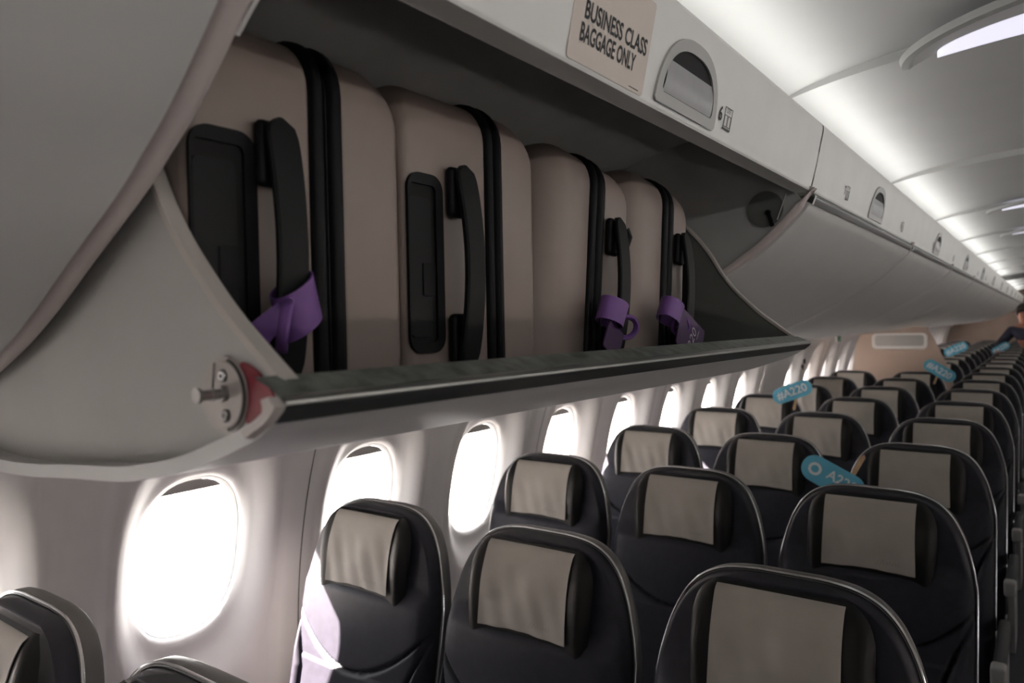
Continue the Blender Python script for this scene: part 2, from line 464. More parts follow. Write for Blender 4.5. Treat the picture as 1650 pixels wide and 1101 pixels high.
HOUS = [(-.384, .245), (-.388, .30), (-.398, .34), (-.43, .366), (-.50, .375), (-.62, .360), (-.75, .325), (-.88, .27), (-.99, .19), (-1.05, .09), (-1.06, -.02), (-1.03, -.094)]
HS = [(p.x, p.z) for p in smoothline([(x, 0, z) for x, z in HOUS], 4)]
def divider_part(root, y0, y1):
    """fixed wall between two bins, with its rounded bead that follows the door line"""
    mb = MB(); d = offs(DS, .012); poly = [R(x, y0+.004, z) for x, z in HS]+[R(x, y0+.004, z) for x, z in reversed(d)]
    mb.prism(poly, (0, y1-y0-.008, 0), 0)
    dp = mb.build('divider_wall', M['binin'], root, smooth=0)
    m2 = MB(); path = [(-.372, .2385), (-.3565, .2365)]+DS[2:]
    rows = []
    n = 9
    for k in range(n):
        a = pi*k/(n-1); y = lerp(y0, y1, (1-cos(a))/2); dd = .016-.013*sin(a)
        rows.append([R(x, y, z) for x, z in offs(path, dd)])
    m2.grid(rows); m2.build('divider_bead', M['bead'], root, smooth=60)

PB = 1.2525
D1 = 1.445                     # front end of the first closed door beyond the open bin
closed = []
proto = closed_bin(D1, 0, 1.2255, 'closed white overhead bin adjoining the open bin, row mark seven on its header')
bins_y = [D1]
for k in range(1, 12):
    dup(proto, (0, D1+PB*k, 0), 'closed white overhead bin, %s beyond the open one' % ORD[k]); bins_y.append(D1+PB*k)
near = dup(proto, (0, .245-1.2255, 0), 'large closed white overhead bin filling the upper left corner, close and blurred')

# the open bin
OB = thing('overhead_bin', 'open overhead bin with lowered bucket holding four taupe suitcases', 'overhead bin')
header(OB, .262, 1.428, (LA+LB)/2, True)
row_mark(OB, .959, 6)
YA, YB = .262, 1.412           # bucket
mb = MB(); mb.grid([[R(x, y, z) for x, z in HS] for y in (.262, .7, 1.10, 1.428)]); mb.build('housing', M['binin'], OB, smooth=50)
divider_part(OB, 1.418, 1.438)
m2 = MB(); m2.disc(R(-.432, 1.4205, .213), (0, -1, 0), .0335, .0035, 40, 0); m2.disc(R(-.432, 1.417, .213), (0, -1, 0), .030, .0006, 40, 0)
lk = m2.build('lock_plate', M['endin'], OB)
m2 = MB(); m2.prism([R(-.4285, 1.4155, .206), R(-.4215, 1.4155, .204), R(-.414, 1.4155, .180), R(-.4205, 1.4155, .178)], (0, -.004, 0)); m2.disc(R(-.4255, 1.4155, .2055), (0, -1, 0), .005, .004, 16); m2.build('lock_slot', M['black'], lk)
m2 = MB(); m2.tube([R(-.392, 1.415, .237), R(-.409, 1.415, .190)], .0017, 8); m2.build('lock_edge', M['chrome'], lk)
# bucket shell (rotated door)
B = [(-.3545, .2175)]+DS[1:]+[(-1.05, -.085), (-1.075, -.05), (-1.085, .02), (-1.08, .12)]
mb = MB(); Bi = offs([(-.3545, .2175)]+DS[1:], .011)
Bi = Bi+[(-1.045, -.072), (-1.066, -.045), (-1.074, .02), (-1.07, .12)]
def O3(p, y): q = opn(p); return R(q[0], y, q[1])
mb.grid([[O3(p, y) for p in B] for y in (YA, YA+.004, .6, 1.0, YB-.004, YB)])
for y, y2 in ((YA, YA+.020), (YB, YB-.016)): mb.grid([[O3(p, y) for p in B], [O3(p, y) for p in Bi], [O3(p, y2) for p in Bi]])
bk = mb.build('bucket', M['bin'], OB, smooth=50)
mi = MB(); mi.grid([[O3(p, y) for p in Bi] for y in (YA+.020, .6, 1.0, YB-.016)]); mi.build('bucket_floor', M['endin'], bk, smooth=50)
EDGE = [(-.373, -.031), (-.405, -.008), (-.436, .016), (-.468, .046), (-.492, .072), (-.512, .100), (-.533, .135), (-.562, .172), (-.597, .208), (-.64, .245), (-.70, .28), (-.80, .31), (-.95, .32), (-1.06, .26)]
ES = [(p.x, p.z) for p in smoothline([(x, 0, z) for x, z in EDGE], 4)]
def endpanel(y0, y1, m, name):
    inn = [opn(p) for p in Bi]
    mb = MB(); poly = [R(x, y0, z) for x, z in ES]+[R(x, y0, z) for x, z in reversed(inn)]
    mb.prism(poly, (0, y1-y0, 0)); return mb.build(name, m, OB, smooth=0)
ep = endpanel(YA+.018, YA+.022, M['endpanel'], 'end_panel')
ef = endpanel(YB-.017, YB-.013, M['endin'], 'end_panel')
def rimstrip(y0, y1, parent, w, m, h=.0):
    low = []
    for i, p in enumerate(ES):
        a = ES[max(0, i-1)]; b = ES[min(len(ES)-1, i+1)]; tx, tz = b[0]-a[0], b[1]-a[1]; l = sqrt(tx*tx+tz*tz); low.append((p[0]+(tz/l)*w*(-1), p[1]-abs(tx/l)*w) if False else (p[0]-abs(tz/l)*w, p[1]-abs(tx/l)*w))
    up = [(p[0]+.001, p[1]+.0015) for p in ES]
    mb = MB(); mid = [((a[0]+b[0])/2, (a[1]+b[1])/2) for a, b in zip(low, up)]
    rows = [[R(x, y0+.004, z) for x, z in low], [R(x, y0, z) for x, z in [(lerp(a[0], b[0], .25), lerp(a[1], b[1], .25)) for a, b in zip(low, up)]], [R(x, y0, z) for x, z in [(lerp(a[0], b[0], .85), lerp(a[1], b[1], .85)) for a, b in zip(low, up)]], [R(x, y0+.002, z) for x, z in up], [R(x, y1-.002, z) for x, z in up], [R(x, y1, z) for x, z in [(lerp(a[0], b[0], .85), lerp(a[1], b[1], .85)) for a, b in zip(low, up)]], [R(x, y1-.004, z) for x, z in low]]
    mb.grid(rows); return mb.build('panel_rim', m, parent, smooth=45)
rimstrip(YA+.014, YA+.0265, ep, .007, M['rim']); rimstrip(YB-.020, YB-.008, ef, .005, M['rim'])
lip(OB, YA-.002, YB-.002, opn)
# near end of the lip: small bright chamfered corner piece
mb = MB(); co_ = [(-.357, .2345), (-.3485, .2325), (-.3492, .2285), (-.3545, .2175), (-.3605, .2105), (-.3680, .2005)]; ci_ = [(-.3640, .2290), (-.3610, .2260), (-.3600, .2225), (-.3625, .2170), (-.3675, .2110), (-.3745, .2030)]
for y in (YA-.008,):
    mb.grid([[O3(p, y+.004) for p in LIPIN_ROW] for LIPIN_ROW in (co_, ci_)] if False else [[O3(p, y+.006) for p in co_], [O3(p, y) for p in [(lerp(a[0], b[0], .2), lerp(a[1], b[1], .2)) for a, b in zip(co_, ci_)]], [O3(p, y) for p in ci_], [O3(p, y+.026) for p in ci_]])
mb.build('corner_cap', M['plate'], OB, smooth=50)
# latch plate on the near end panel
yp = YA+.018
mb = MB(); hc = (-.4385, -.0415)
mb.disc(R(hc[0], yp, hc[1]), (0, -1, 0), .0255, .0022, 48); mb.disc(R(hc[0], yp-.0022, hc[1]), (0, -1, 0), .0225, .0012, 48, 0, .0215)
pl = mb.build('latch_plate', M['plate'], OB)
m2 = MB(); m2.tube([R(hc[0]+.0232*cos(a), yp-.0026, hc[1]+.0232*sin(a)) for a in [(-78+i*6.2)*pi/180 for i in range(26)]], .0013, 8); m2.tube([R(hc[0]-.008, yp-.0037, hc[1]+.021), R(hc[0]-.011, yp-.0037, hc[1]+.002)], .0006, 6); m2.build('plate_groove', M['darkline'], pl)
m2 = MB(); m2.disc(R(hc[0]+.002, yp-.003, hc[1]+.001), (0, -1, 0), .0055, .004, 20); m2.disc(R(hc[0]+.002, yp-.007, hc[1]+.001), (0, -1, 0), .0036, .016, 20); m2.disc(R(hc[0]+.002, yp-.0115, hc[1]+.001), (0, -1, 0), .0046, .0015, 20); m2.disc(R(hc[0]+.002, yp-.021, hc[1]+.001), (0, -1, 0), .0052, .0025, 20)
m2.build('latch_pin', M['steel'], pl)
for dx, dz in ((.0015, .0125), (.0035, -.0135)):
    m2 = MB(); m2.disc(R(hc[0]+dx, yp-.0034, hc[1]+dz), (0, -1, 0), .0046, .0006, 24, 1); m2.disc(R(hc[0]+dx, yp-.004, hc[1]+dz), (0, -1, 0), .0036, .0014, 24, 0, .0032); m2.disc(R(hc[0]+dx, yp-.0054, hc[1]+dz), (0, -1, 0), .0014, .0003, 6, 1)
    m2.build('screw', [M['chrome'], M['darkline']], pl)
m2 = MB(); tri = smoothline([R(-.4215, yp, -.0205), R(-.4045, yp, -.0245), R(-.3900, yp, -.0365), R(-.3860, yp, -.0440), R(-.4000, yp, -.0520), R(-.4165, yp, -.0590), R(-.4135, yp, -.040)], 4, True); m2.prism(tri, (0, -.0012, 0)); m2.build('red_marker', M['red'], OB, smooth=0)

mb = MB(); mb.prism([R(-.399, .270, .2055), R(-.4176, .270, .1885), R(-.4032, .270, .1830), R(-.3810, .270, .2005), R(-.366, .270, .240), R(-.388, .270, .2405)], (0, .003, 0)); mb.build('hinge_tab', M['whiteframe'], OB, smooth=0)
# row numbers on the other headers
lj = 0
for j in range(1, 9):
    y = .952+.7416*j
    if y < 1.46: continue
    best = None
    for ob in [o for o in C.objects if o.name.startswith('overhead_bin') and o.parent is None]:
        if ob.location.y-.01 <= y <= ob.location.y+1.25 and ob.location.y > 1: best = ob
    if best is not None:
        row_mark(best, y-best.location.y, 6+j)

# fixed underside between the bins and the sidewall
mb = MB(); und = [(p.x, p.z) for p in smoothline([(-.985, 0, -.0935), (-1.1, 0, -.108), (-1.25, 0, -.118), (-1.38, 0, -.118), (-1.462, 0, -.106)], 5)]
mb.grid([[R(x, y, z) for x, z in und] for y in (YF, YR)]); tn += 1; struct(mb.build('trim_%d' % tn, M['bin'], smooth=60), 'white service panel strip under the overhead bins', 'panel')
# plain bin row along the cabin side out of view, and its underside
mb = MB(); RB = [(.70, .385), (.655, .352), (.68, .2434)]+[(1.03+(-x-.351)*.62 - .351, z) for x, z in DS]+[(1.30, -.115), (1.462, -.106)]
RB = [(.66, .36), (.645, .352), (.67, .2434), (.68, .215), (.72, .16), (.80, .10), (.92, .03), (1.05, -.04), (1.2, -.095), (1.35, -.115), (1.462, -.106)]
mb.grid([[R(x, y, z) for x, z in RB] for y in (YF, YR)]); tn += 1; struct(mb.build('trim_%d' % tn, M['bin'], smooth=60), 'overhead bin fronts on the far side of the aisle', 'panel')

# ------------------------------------------------------------------ placard on the header
a_ = Vector((HB[0], 0, HB[1])); b_ = Vector((-.3335, 0, .325)); UZ = (b_-a_).normalized(); UN = Vector((UZ.z, 0, -UZ.x)); UX = Vector((0, 1, 0))
def HL(y, v, d=0): return Vector((0, y, CZ))+a_+UX*y*0+UZ*v+UN*d
pc = thing('placard', 'cream paper placard reading BUSINESS CLASS BAGGAGE ONLY on the header above the suitcases', 'sign', tuple(HL(.648, .0475)))
def PLc(u, v, d): return UX*u+UZ*v+UN*d
mb = MB(); mb.prism([PLc(u, v, .0006) for u, v in rrect(.0765, .0475, .004, 4)], UN*.0004); mb.build('card', M['sticker'], pc, smooth=0)
mb = MB(); text_mesh(mb, 'BUSINESS CLASS', PLc(-.058, -.0005, .0011), UX, UZ, .0228, 0, .0002, .775, align='LEFT', bold=.025); text_mesh(mb, 'BAGGAGE ONLY', PLc(-.0605, -.0210, .0011), UX, UZ, .0228, 0, .0002, .635, align='LEFT', bold=.025)
mb.box(PLc(.045, -.0442, .0011), PLc(.066, -.0434, .0013), 0)
mb.build('lettering', M['ink'], pc, smooth=0)

# ------------------------------------------------------------------ suitcases
def suitcase(y0, xf, lean, kind, label, z0=-.088, H=.337, D=.47, W=.226, ws=None, rec=.065, hof=.04):
    """kind A: handle shell first along y; kind B: plain shell first"""
    root = thing('suitcase', label, 'suitcase', (xf, y0, z0+CZ), (lean, 0, 0), 'taupe cabin suitcases in the open bin')
    cx, cz = -D/2, H/2
    def outline(ix, iz, n=8):
        rc = max(.048-(ix+iz)*.3, .015)
        return [(x, z) for x, z in rrect(D/2-ix, H/2-iz, rc, n, cx, cz)]
    def loft(st, name, m, par, cap0, cap1):
        rows = [[(x, y, z) for x, z in outline(i[0], i[1]) ] for y, i in st]
        mb = MB(); mb.grid(rows, 0, closed=True); n_ = len(rows[0])
        if cap0: mb.add(rows[0], [tuple(range(n_))])
        if cap1: mb.add(rows[-1], [tuple(range(n_))])
        return mb.build(name, m, par, smooth=50)
    def q(ya, yb, rx, rz, first):
        """stations along y: quarter rounds (rx on the face edge, rz on top and bottom), then a small step at the zip"""
        st = []
        ds = sorted(set([rz*(1-cos(pi/2*k/10)) for k in range(11)]+[rx*(1-cos(pi/2*k/6)) for k in range(7)]))
        for d in ds:
            fx = rx-sqrt(max(0, rx*rx-(rx-min(d, rx))**2)); fz = rz-sqrt(max(0, rz*rz-(rz-min(d, rz))**2))
            st.append((ya+d, (fx, fz)))
        st += [(yb-.004, (0, 0)), (yb-.001, (.0012, .0012)), (yb, (.004, .004))]
        if not first: st = [(ya+yb-y, i) for y, i in st][::-1]
        return st
    if kind == 'A': ws = ws or (.125, .031); r0, r1 = (.010, .030), (.013, .042)
    else: ws = ws or (.108, .036); r0, r1 = (.050, .050), (.018, .040)
    ya, yb = ws[0], ws[0]+ws[1]
    loft(q(0, ya, r0[0], r0[1], True), 'rear_shell' if kind == 'A' else 'front_shell', M['taupe'], root, True, True)
    loft(q(yb, W, r1[0], r1[1], False), 'front_shell' if kind == 'A' else 'rear_shell', M['taupe'], root, True, True)
    # zip band: two ridges with the zip between, running all round
    st = []; w = ws[1]
    for t, i in ((0, .006), (.02, -.0015), (.10, -.0045), (.28, -.0050), (.38, -.002), (.42, .002), (.47, .0025), (.50, .0005), (.53, .0025), (.58, .002), (.62, -.002), (.72, -.0050), (.9, -.0045), (.98, -.0015), (1, .006)): st.append((ya+t*w, (i, i)))
    zb = loft(st, 'zip_band', M['black'], root, True, True)
    if kind == 'A': hy = ya-hof; ry = (.0015, ya-rec)
    else: hy = yb+.020; ry = None
    # carry handle: two mounts and a bowed strap grip
    hz0, hz1 = H-.086, .050
    for zc in (hz0-.024, hz1+.026):
        mb = MB(); mb.box((.0005, hy-.0165, zc-.026), (.012, hy+.011, zc+.026), 0, .0055); mb.build('handle_mount', M['black'], root)
    mb = MB(); rows = []
    N = 28
    for k in range(N+1):
        t = k/N; z = lerp(hz1-.004, hz0+.004, t); b = sin(pi*t); e = min(1, sqrt(max(0, 1-(2*t-1)**16))); hw = .0155*max(.12, e)*(1-.10*b)
        x = .0130+.014*b**.8; th = .0036
        rows.append([(x+dx*th, hy+dy*hw, z) for dx, dy in ((-1, -.9), (-1, .9), (-.5, 1), (.5, 1), (1, .88), (1, -.88), (.5, -1), (-.5, -1))])
    mb.grid(rows, 0, closed=True, cap=True); mb.build('carry_handle', M['grip'], root, smooth=40)
    if ry:
        c = (ry[0]+ry[1])/2; hw = (ry[1]-ry[0])/2; zc = (H-.096+.063)/2; hh = (H-.096-.063)/2
        O = rrect(hw, hh, .016, 6, c, zc); I = rrect(hw-.0065, hh-.011, .006, 6, c-.0045, zc)
        mb = MB(); mb.ring([(.0003, y, z) for y, z in O], [(.0003, y, z) for y, z in I], (.0035, 0, 0)); rc = mb.build('handle_recess', M['black'], root)
        mb = MB(); mb.prism([(.0002, y, z) for y, z in I], (.0006, 0, 0)); mb.build('recess_floor', M['darkrec'], rc, smooth=0)
        mb = MB(); mb.prism([(.0008, y, z) for y, z in rrect(hw-.0105, hh-.020, .005, 5, c-.0075, zc-.004)], (.0018, 0, 0)); mb.build('telescopic_grip', M['grip'], rc, smooth=0)
        mb = MB(); O = rrect(.0095, .017, .003, 4, c+.003, zc-.016); I = rrect(.0087, .0162, .0025, 4, c+.003, zc-.016)
        mb.ring([(.0026, y, z) for y, z in O], [(.0026, y, z) for y, z in I], (.0005, 0, 0)); mb.prism([(.0026, y, z) for y, z in I], (.0012, 0, 0), 0); mb.build('release_button', M['black'], rc)
    else:
        # slim end of the pull handle by the carry handle
        mb = MB(); yy = W-.026
        mb.tube([(.004, yy, hz0-.012), (.010, yy, hz0-.006), (.012, yy+.002, hz0-.016), (.008, yy+.001, hz0-.030)], .0042, 10)
        mb.tube([(.006, yy-.002, hz0-.034), (.007, yy-.003, hz0-.10), (.006, yy-.004, hz1+.01)], .0038, 10)
        mb.build('pull_handle', M['grip'], root)
    return root
s1 = suitcase(.2905, -.500, 0, 'A', 'taupe hard suitcase nearest the red marker, wide black recess and a purple tag', W=.221, ws=(.1125, .034), rec=.055, hof=.041)
s2 = suitcase(.5135, -.500, 0, 'A', 'taupe hard suitcase second from the near end, black recess but no tag', W=.2265, ws=(.128, .027), rec=.0755, hof=.054)
s3 = suitcase(.743, -.500, -radians(6.5), 'B', 'taupe hard suitcase third from the near end, plain shell left of its zip, purple tag', z0=-.086, W=.219, ws=(.100, .036))
s4 = suitcase(.969, -.500, -radians(6.3), 'B', 'taupe hard suitcase at the far end of the row, beside the grey end panel', z0=-.086, W=.215)

# purple luggage tags looped on the carry handles
def cuff_mesh(r1, r2, h, ex, n=28, gap=.15):
    """tapering band open at top and bottom, ellipse ex wide along y"""
    mb = MB(); rows = []
    for d in (0, .0016):
        for j in range(9):
            t = j/8; rr = lerp(r1, r2, t)-d; z = -h*t
            rows.append([(rr*.8*cos(a), rr*ex*sin(a), z+.006*sin(a)) for a in [gap+(2*pi-2*gap)*k/n+pi for k in range(n+1)]])
    a, b = rows[:9], rows[9:]
    mb.grid(a+b[::-1]+[a[0]]); return mb
def ring_pts(c, r, ux, uy, n=24):
    c, ux, uy = Vector(c), Vector(ux), Vector(uy); return [c+ux*r*cos(2*pi*k/n)+uy*r*sin(2*pi*k/n) for k in range(n)]
t1 = thing('luggage_tag', 'purple silicone luggage tag hooked round the nearest suitcase handle, by the pale panel rim', 'luggage tag', (-.476, .362, .036+CZ), (radians(18), radians(4), 0), 'purple luggage tags')
cuff_mesh(.0195, .0185, .036, 1.0).build('cuff', M['purple'], t1)
mb = MB(); mb.tube(ring_pts((.012, -.024, -.026), .018, (.25, .25, .95), (.75, -.62, .1)), .0032, 8, closed=True, flat=1.6); mb.build('loop', M['purple'], t1)
mb = MB(); pts = smoothline([(.004, -.016, -.018), (.002, -.026, -.022), (-.004, -.038, -.030), (-.012, -.046, -.046)], 5)
mb.tube(pts, [.010]*len(pts), 10, flat=.16, up=(.2, .35, 1)); mb.build('strap', M['purple'], t1)
t3 = thing('luggage_tag', 'purple silicone luggage tag on the third suitcase, its card hanging in shadow', 'luggage tag', (-.468, .878, .030+CZ), (radians(-31), 0, 0), 'purple luggage tags')
cuff_mesh(.020, .0195, .034, 1.35).build('cuff', M['purple'], t3)
mb = MB(); mb.tube(ring_pts((.006, .034, -.020), .017, (.4, .35, .85), (.2, .9, -.2)), .0030, 8, closed=True, flat=1.6); mb.build('loop', M['purple'], t3)
mb = MB(); mb.prism([(.004+.02*u*0, .012+u, -.052+v) for u, v in rrect(.022, .020, .004)], (.0022, 0, 0)); mb.build('card', M['purpledark'], t3, smooth=0)
t4 = thing('luggage_tag', 'purple silicone luggage tag on the farthest suitcase, card with digits showing', 'luggage tag', (-.466, 1.062, .031+CZ), (radians(-36), 0, 0), 'purple luggage tags')
cuff_mesh(.020, .0195, .034, 1.35).build('cuff', M['purple'], t4)
mb = MB(); mb.tube(ring_pts((.006, .032, -.022), .015, (.4, .35, .85), (.2, .9, -.2)), .0030, 8, closed=True, flat=1.6); mb.build('loop', M['purple'], t4)
mb = MB(); c = (.012, .060, -.022); Mx = Matrix.Rotation(radians(12), 3, 'X')
def cd(u, v, d=0): return Vector(c)+Mx @ Vector((d, u, v))
mb.prism([cd(u, v) for u, v in rrect(.050, .030, .003)], (.002, 0, 0)); kd = mb.build('card', M['purpledark'], t4, smooth=0)
mb = MB(); text_mesh(mb, 'A220', cd(.002, -.010, .0024), Mx @ Vector((0, .30, 1)), Mx @ Vector((0, -1, .30)), .026, 0, .0003, 1.0); mb.box(cd(.022, .004, .0024), cd(.0245, .020, .0027)); mb.build('lettering', M['lilac'], kd, smooth=0)

# ------------------------------------------------------------------ seats
ZT = 1.176
def yb(z): return .030-(ZT-z)*.20
WT = [(.42, .205), (.60, .212), (.93, .2135), (1.00, .209), (1.05, .198), (1.085, .187), (1.11, .175), (1.13, .162), (1.148, .144), (1.160, .125), (1.169, .101), (1.1735, .076), (1.176, .045)]
def smoothtab(tab):
    P = smoothline([(a, b, 0) for a, b in tab], 6); return [(p.x, p.y) for p in P]
WTS = smoothtab(WT)
def wseat(z): return interp(WTS, z)
def outline_seat(grow=0):
    zs = [a for a, b in WTS]
    R_ = [(wseat(z)+grow, z+(grow if z > 1.1 else 0)*sstep(1.08, 1.17, z)) for z in zs]
    return R_+[(-x, z) for x, z in reversed(R_)]
def backrest_mesh():
    zs = []; z = .42
    while z < 1.10: zs.append(z); z += .004
    zs += [a for a, b in WTS if a > 1.10]
    NU = 132; rows = []
    for z in zs:
        w = wseat(z); row = []
        for i in range(NU+1):
            s_ = -1+2*i/NU; u = (abs(s_)**.85)*(1 if s_ >= 0 else -1) if False else s_
            x = u*w
            e = min(w-abs(x), max(0, (ZT-z))*1.2+.0001, (z-.42)+.02); t = min(1, e/.030); thick = .050*sqrt(max(0, 1-(1-t)**2))
            thick += .012*(1-(abs(x)/.22)**2)*sstep(.0, .05, e)
            # stitched grooves: side seams that splay out to the edge, a cross seam between them
            zs0, zs1 = .80, .955
            xs_ = .158 if z < zs0 else lerp(.158, .222, (z-zs0)/(zs1-zs0))
            if z < zs1:
                dd = abs(abs(x)-xs_); gr = math.exp(-(dd/.0042)**2); thick -= .012*gr
                if abs(x) > xs_: thick += .010*sstep(0, .02, abs(x)-xs_)*sstep(0, .03, w-abs(x))
            if abs(x) < xs_ and z < zs1:
                thick -= .010*math.exp(-((z-.828-.05*(x*x)/.02)/.0042)**2)
                if z < .828: thick += .004
            thick = lerp(thick, min(thick, .034), sstep(.985, 1.03, z))
            row.append((x, yb(z)-thick, z))
        rows.append(row)
    return MB().grid(rows)
def headrest_y(x, z):
    t = (1.166-z)/.196
    b = .048+.020*sin(pi*min(1, max(0, t))**.8)**.8
    return yb(z)-b+.002*(1-(min(abs(x), .1)/.1)**2)-.006*sstep(.085, .13, abs(x))
def hrw(t): return interp([(0, .108), (.06, .124), (.14, .134), (.26, .140), (.5, .141), (1, .135)], t)
def headrest_full(x, z):
    t = max(0, min(1, (1.166-z)/.196)); hw = hrw(t)
    ed = min(1, (hw-abs(x))/.022+.02); ez = min(1, min(t, 1-t)/.06+.05)
    k = sqrt(max(0, 1-(1-ed)**2))*sqrt(max(0, 1-(1-ez)**2)); return lerp(yb(z)-.04, headrest_y(x, z), k)
def headrest_mesh():
    rows = []
    for j in range(25):
        t = j/24; z = lerp(1.166, .970, t); row = []
        hw = hrw(t)
        for i in range(41):
            s_ = -1+2*i/40; x = hw*s_; ed = min(1, (hw-abs(x))/.022+.02); ez = min(1, min(t, 1-t)/.06+.05)
            k = sqrt(max(0, 1-(1-ed)**2))*sqrt(max(0, 1-(1-ez)**2)); y = lerp(yb(z)-.04, headrest_y(x, z), k)
            row.append((x, y, z))
        rows.append(row)
    return MB().grid(rows)
def cover_mesh(var=0):
    rnd = random.Random(var); f1, f2 = rnd.uniform(0, 6), rnd.uniform(0, 6)
    rows = []
    for j in range(31):
        t = j/30; row = []
        for i in range(25):
            s_ = -1+2*i/24; z = lerp(1.163, 1.008, t)+.002*sin(s_*3+f1)*t; x = s_*(.099+.0015*sin(5*t+f2)*t)
            kz = min(1, t/.05+.1)
            y = headrest_full(x, max(z, .995))-.0035
            y -= .004*t*t                                # bottom edge hangs a little free
            y -= (.0030*sin(5*s_+f1+4*t)*sin(3.4*t+f2)+.0012*sin(13*s_-7*t+f2))*sstep(.05, .6, t)
            row.append((x, y, z))
        rows.append(row)
    back = [[(x, y+.0018, z) for x, y, z in r] for r in rows]
    mb = MB(); mb.grid(rows); mb.grid(back); 
    mb.grid([rows[-1], back[-1]]); mb.grid([[r[0] for r in rows], [r[0] for r in back]]); mb.grid([[r[-1] for r in rows], [r[-1] for r in back]]); mb.grid([rows[0], back[0]])
    return mb
SEATG = 'navy leather passenger seats with cream headrest covers'
def make_seat(aisle):
    root = thing('passenger_seat', 'navy leather seat', 'seat')
    br = backrest_mesh().build('backrest', M['leather'], root, smooth=70)
    headrest_mesh().build('headrest', M['leatherblk'], root, smooth=70)
    cv = cover_mesh(3).build('headrest_cover', M['cover'], root, smooth=70)
    # faint embossed mark near the lower corner of the cover
    mb = MB()
    def E(u, v): 
        x = u; z = v; return (x, headrest_full(x, z)-.0062-.0042*((1.163-z)/.155)**2, z)
    def stroke(a, b, w=.0009):
        rows = []
        for k in range(5):
            t = k/4; x, z = lerp(a[0], b[0], t), lerp(a[1], b[1], t); rows.append([E(x-w, z), E(x+w, z)])
        mb.grid(rows)
    stroke((.020, 1.022), (.028, 1.036), .0007); stroke((.028, 1.024), (.034, 1.035)); stroke((.034, 1.035), (.0375, 1.024)); stroke((.0305, 1.028), (.0365, 1.0285), .0006)
    for k in range(5): stroke((.042+.006*k, 1.024), (.0435+.006*k, 1.031))
    mb.build('emblem', M['emb'], cv, smooth=0)
    # shell and bright rim
    o = outline_seat(.004); mb = MB()
    rows = [[(x, yb(z)+d, z) for x, z in outline_seat(g_)] for d, g_ in ((-.006, .001), (.000, .004), (.008, .0050), (.020, .0040), (.026, .001))]
    mb.grid(rows); bk_ = rows[-1]; h = len(bk_)//2
    mb.grid([bk_[:h], [bk_[len(bk_)-1-i] for i in range(h)]])
    mb.build('back_shell', M['shell'], root, smooth=40)
    mb = MB(); mb.tube([(x, yb(z)-.003, z) for x, z in outline_seat(.0035)], .0026, 8); mb.build('chrome_rim', M['chrome'], root)
    # cushion, armrests, frame
    mb = MB(); mb.box((-.215, -.60, .36), (.215, yb(.44)-.045, .455), 0, .035); mb.build('seat_cushion', M['leather'], root)
    def arm(x0, parent=root, cap=False):
        y0, y1 = -.46, yb(.69)-.005
        mb = MB(); hw_ = .015 if cap else .0095; mb.box((x0-hw_, y0, .655), (x0+hw_, y1, .695), 0, .0085); ar = mb.build('armrest', M['shelldark'], parent)
        if cap:
            mb = MB(); mb.box((x0-.018, y0-.006, .650), (x0+.018, y0+.045, .700), 0, .008); mb.build('armrest_cap', M['seatgrey'], ar)
            mb = MB(); mb.prism([(x0-.008, y0+.05, .645), (x0-.008, y1, .645), (x0-.008, y1-.03, .40), (x0-.008, y0+.16, .40)], (.018, 0, 0)); mb.build('side_panel', M['seatgrey'], ar, smooth=0)
        return ar
    if aisle: arm(.240, cap=True)
    else: arm(.2290)
    mb = MB(); mb.box((-.205, -.52, .315), (.205, -.46, .352), 0, .01); mb.box((-.205, -.22, .315), (.205, -.16, .352), 0, .01); mb.build('seat_frame', M['steel'], root)
    for sx in (-.15, .15):
        mb = MB(); mb.tube([(sx, -.49, .318), (sx, -.44, .16), (sx, -.40, .004)], .013, 8); mb.tube([(sx, -.19, .318), (sx, -.24, .16), (sx, -.34, .004)], .013, 8); mb.build('leg', M['steel'], root)
    return root
RY0, RP = 1.192, .7416
COLS = [('window', -1.2745), ('middle', -.8147), ('aisle', -.3431)]
pa = make_seat(True); pm = make_seat(False)
pa.scale = pm.scale = (1, 1, 1.006)
first = {'aisle': pa, 'middle': pm}
used = set()
def seat_label(cn, i):
    if i < 0:
        return 'navy leather %s seat in the nearest, cut-off row at the bottom left corner' % cn
    return 'navy leather %s-column seat with cream headrest cover, %s full row from the camera' % (cn, ORD[i])
NROWS = 20
for i in range(-1, NROWS):
    for cn, x in COLS:
        if (i == -1 and cn == 'aisle') or (i == 8 and cn != 'aisle'): continue
        key = 'aisle' if cn == 'aisle' else 'middle'
        loc = (x, RY0+RP*i, 0)
        if key not in used:
            o = first[key]; o.location = loc; o['label'] = seat_label(cn, i); o['group'] = SEATG; used.add(key)
        else:
            o = dup(first[key], loc, seat_label(cn, i), SEATG)

# ------------------------------------------------------------------ cabin divider, signs, far details
dv = thing('cabin_divider', 'beige cabin divider panel with white framed frosted window between the seat rows', 'divider', (0, 6.78, 0))
poly = [(-1.44, -1.595), (-1.39, -.70), (-1.345, -.42), (-1.245, -.10), (-.82, -.072), (-.775, -.10), (-.735, -.17), (-.69, -.28), (-.64, -.40), (-.60, -.55), (-.58, -.80), (-.575, -1.595)]
ps = [poly[0]]+[(p.x, p.z) for p in smoothline([(x, 0, z) for x, z in poly[1:]], 5)]
mb = MB(); mb.prism([(x, 0, z+CZ) for x, z in ps], (0, .03, 0)); mb.build('divider_panel', M['beige'], dv, smooth=40)
O = rrect(.205, .066, .035, 6, -.985, -.187); I = rrect(.180, .044, .022, 6, -.985, -.183)
mb = MB(); mb.ring([(x, -.006, z+CZ) for x, z in O], [(x, -.006, z+CZ) for x, z in I], (0, .008, 0)); wf = mb.build('window_frame', M['whiteframe'], dv)
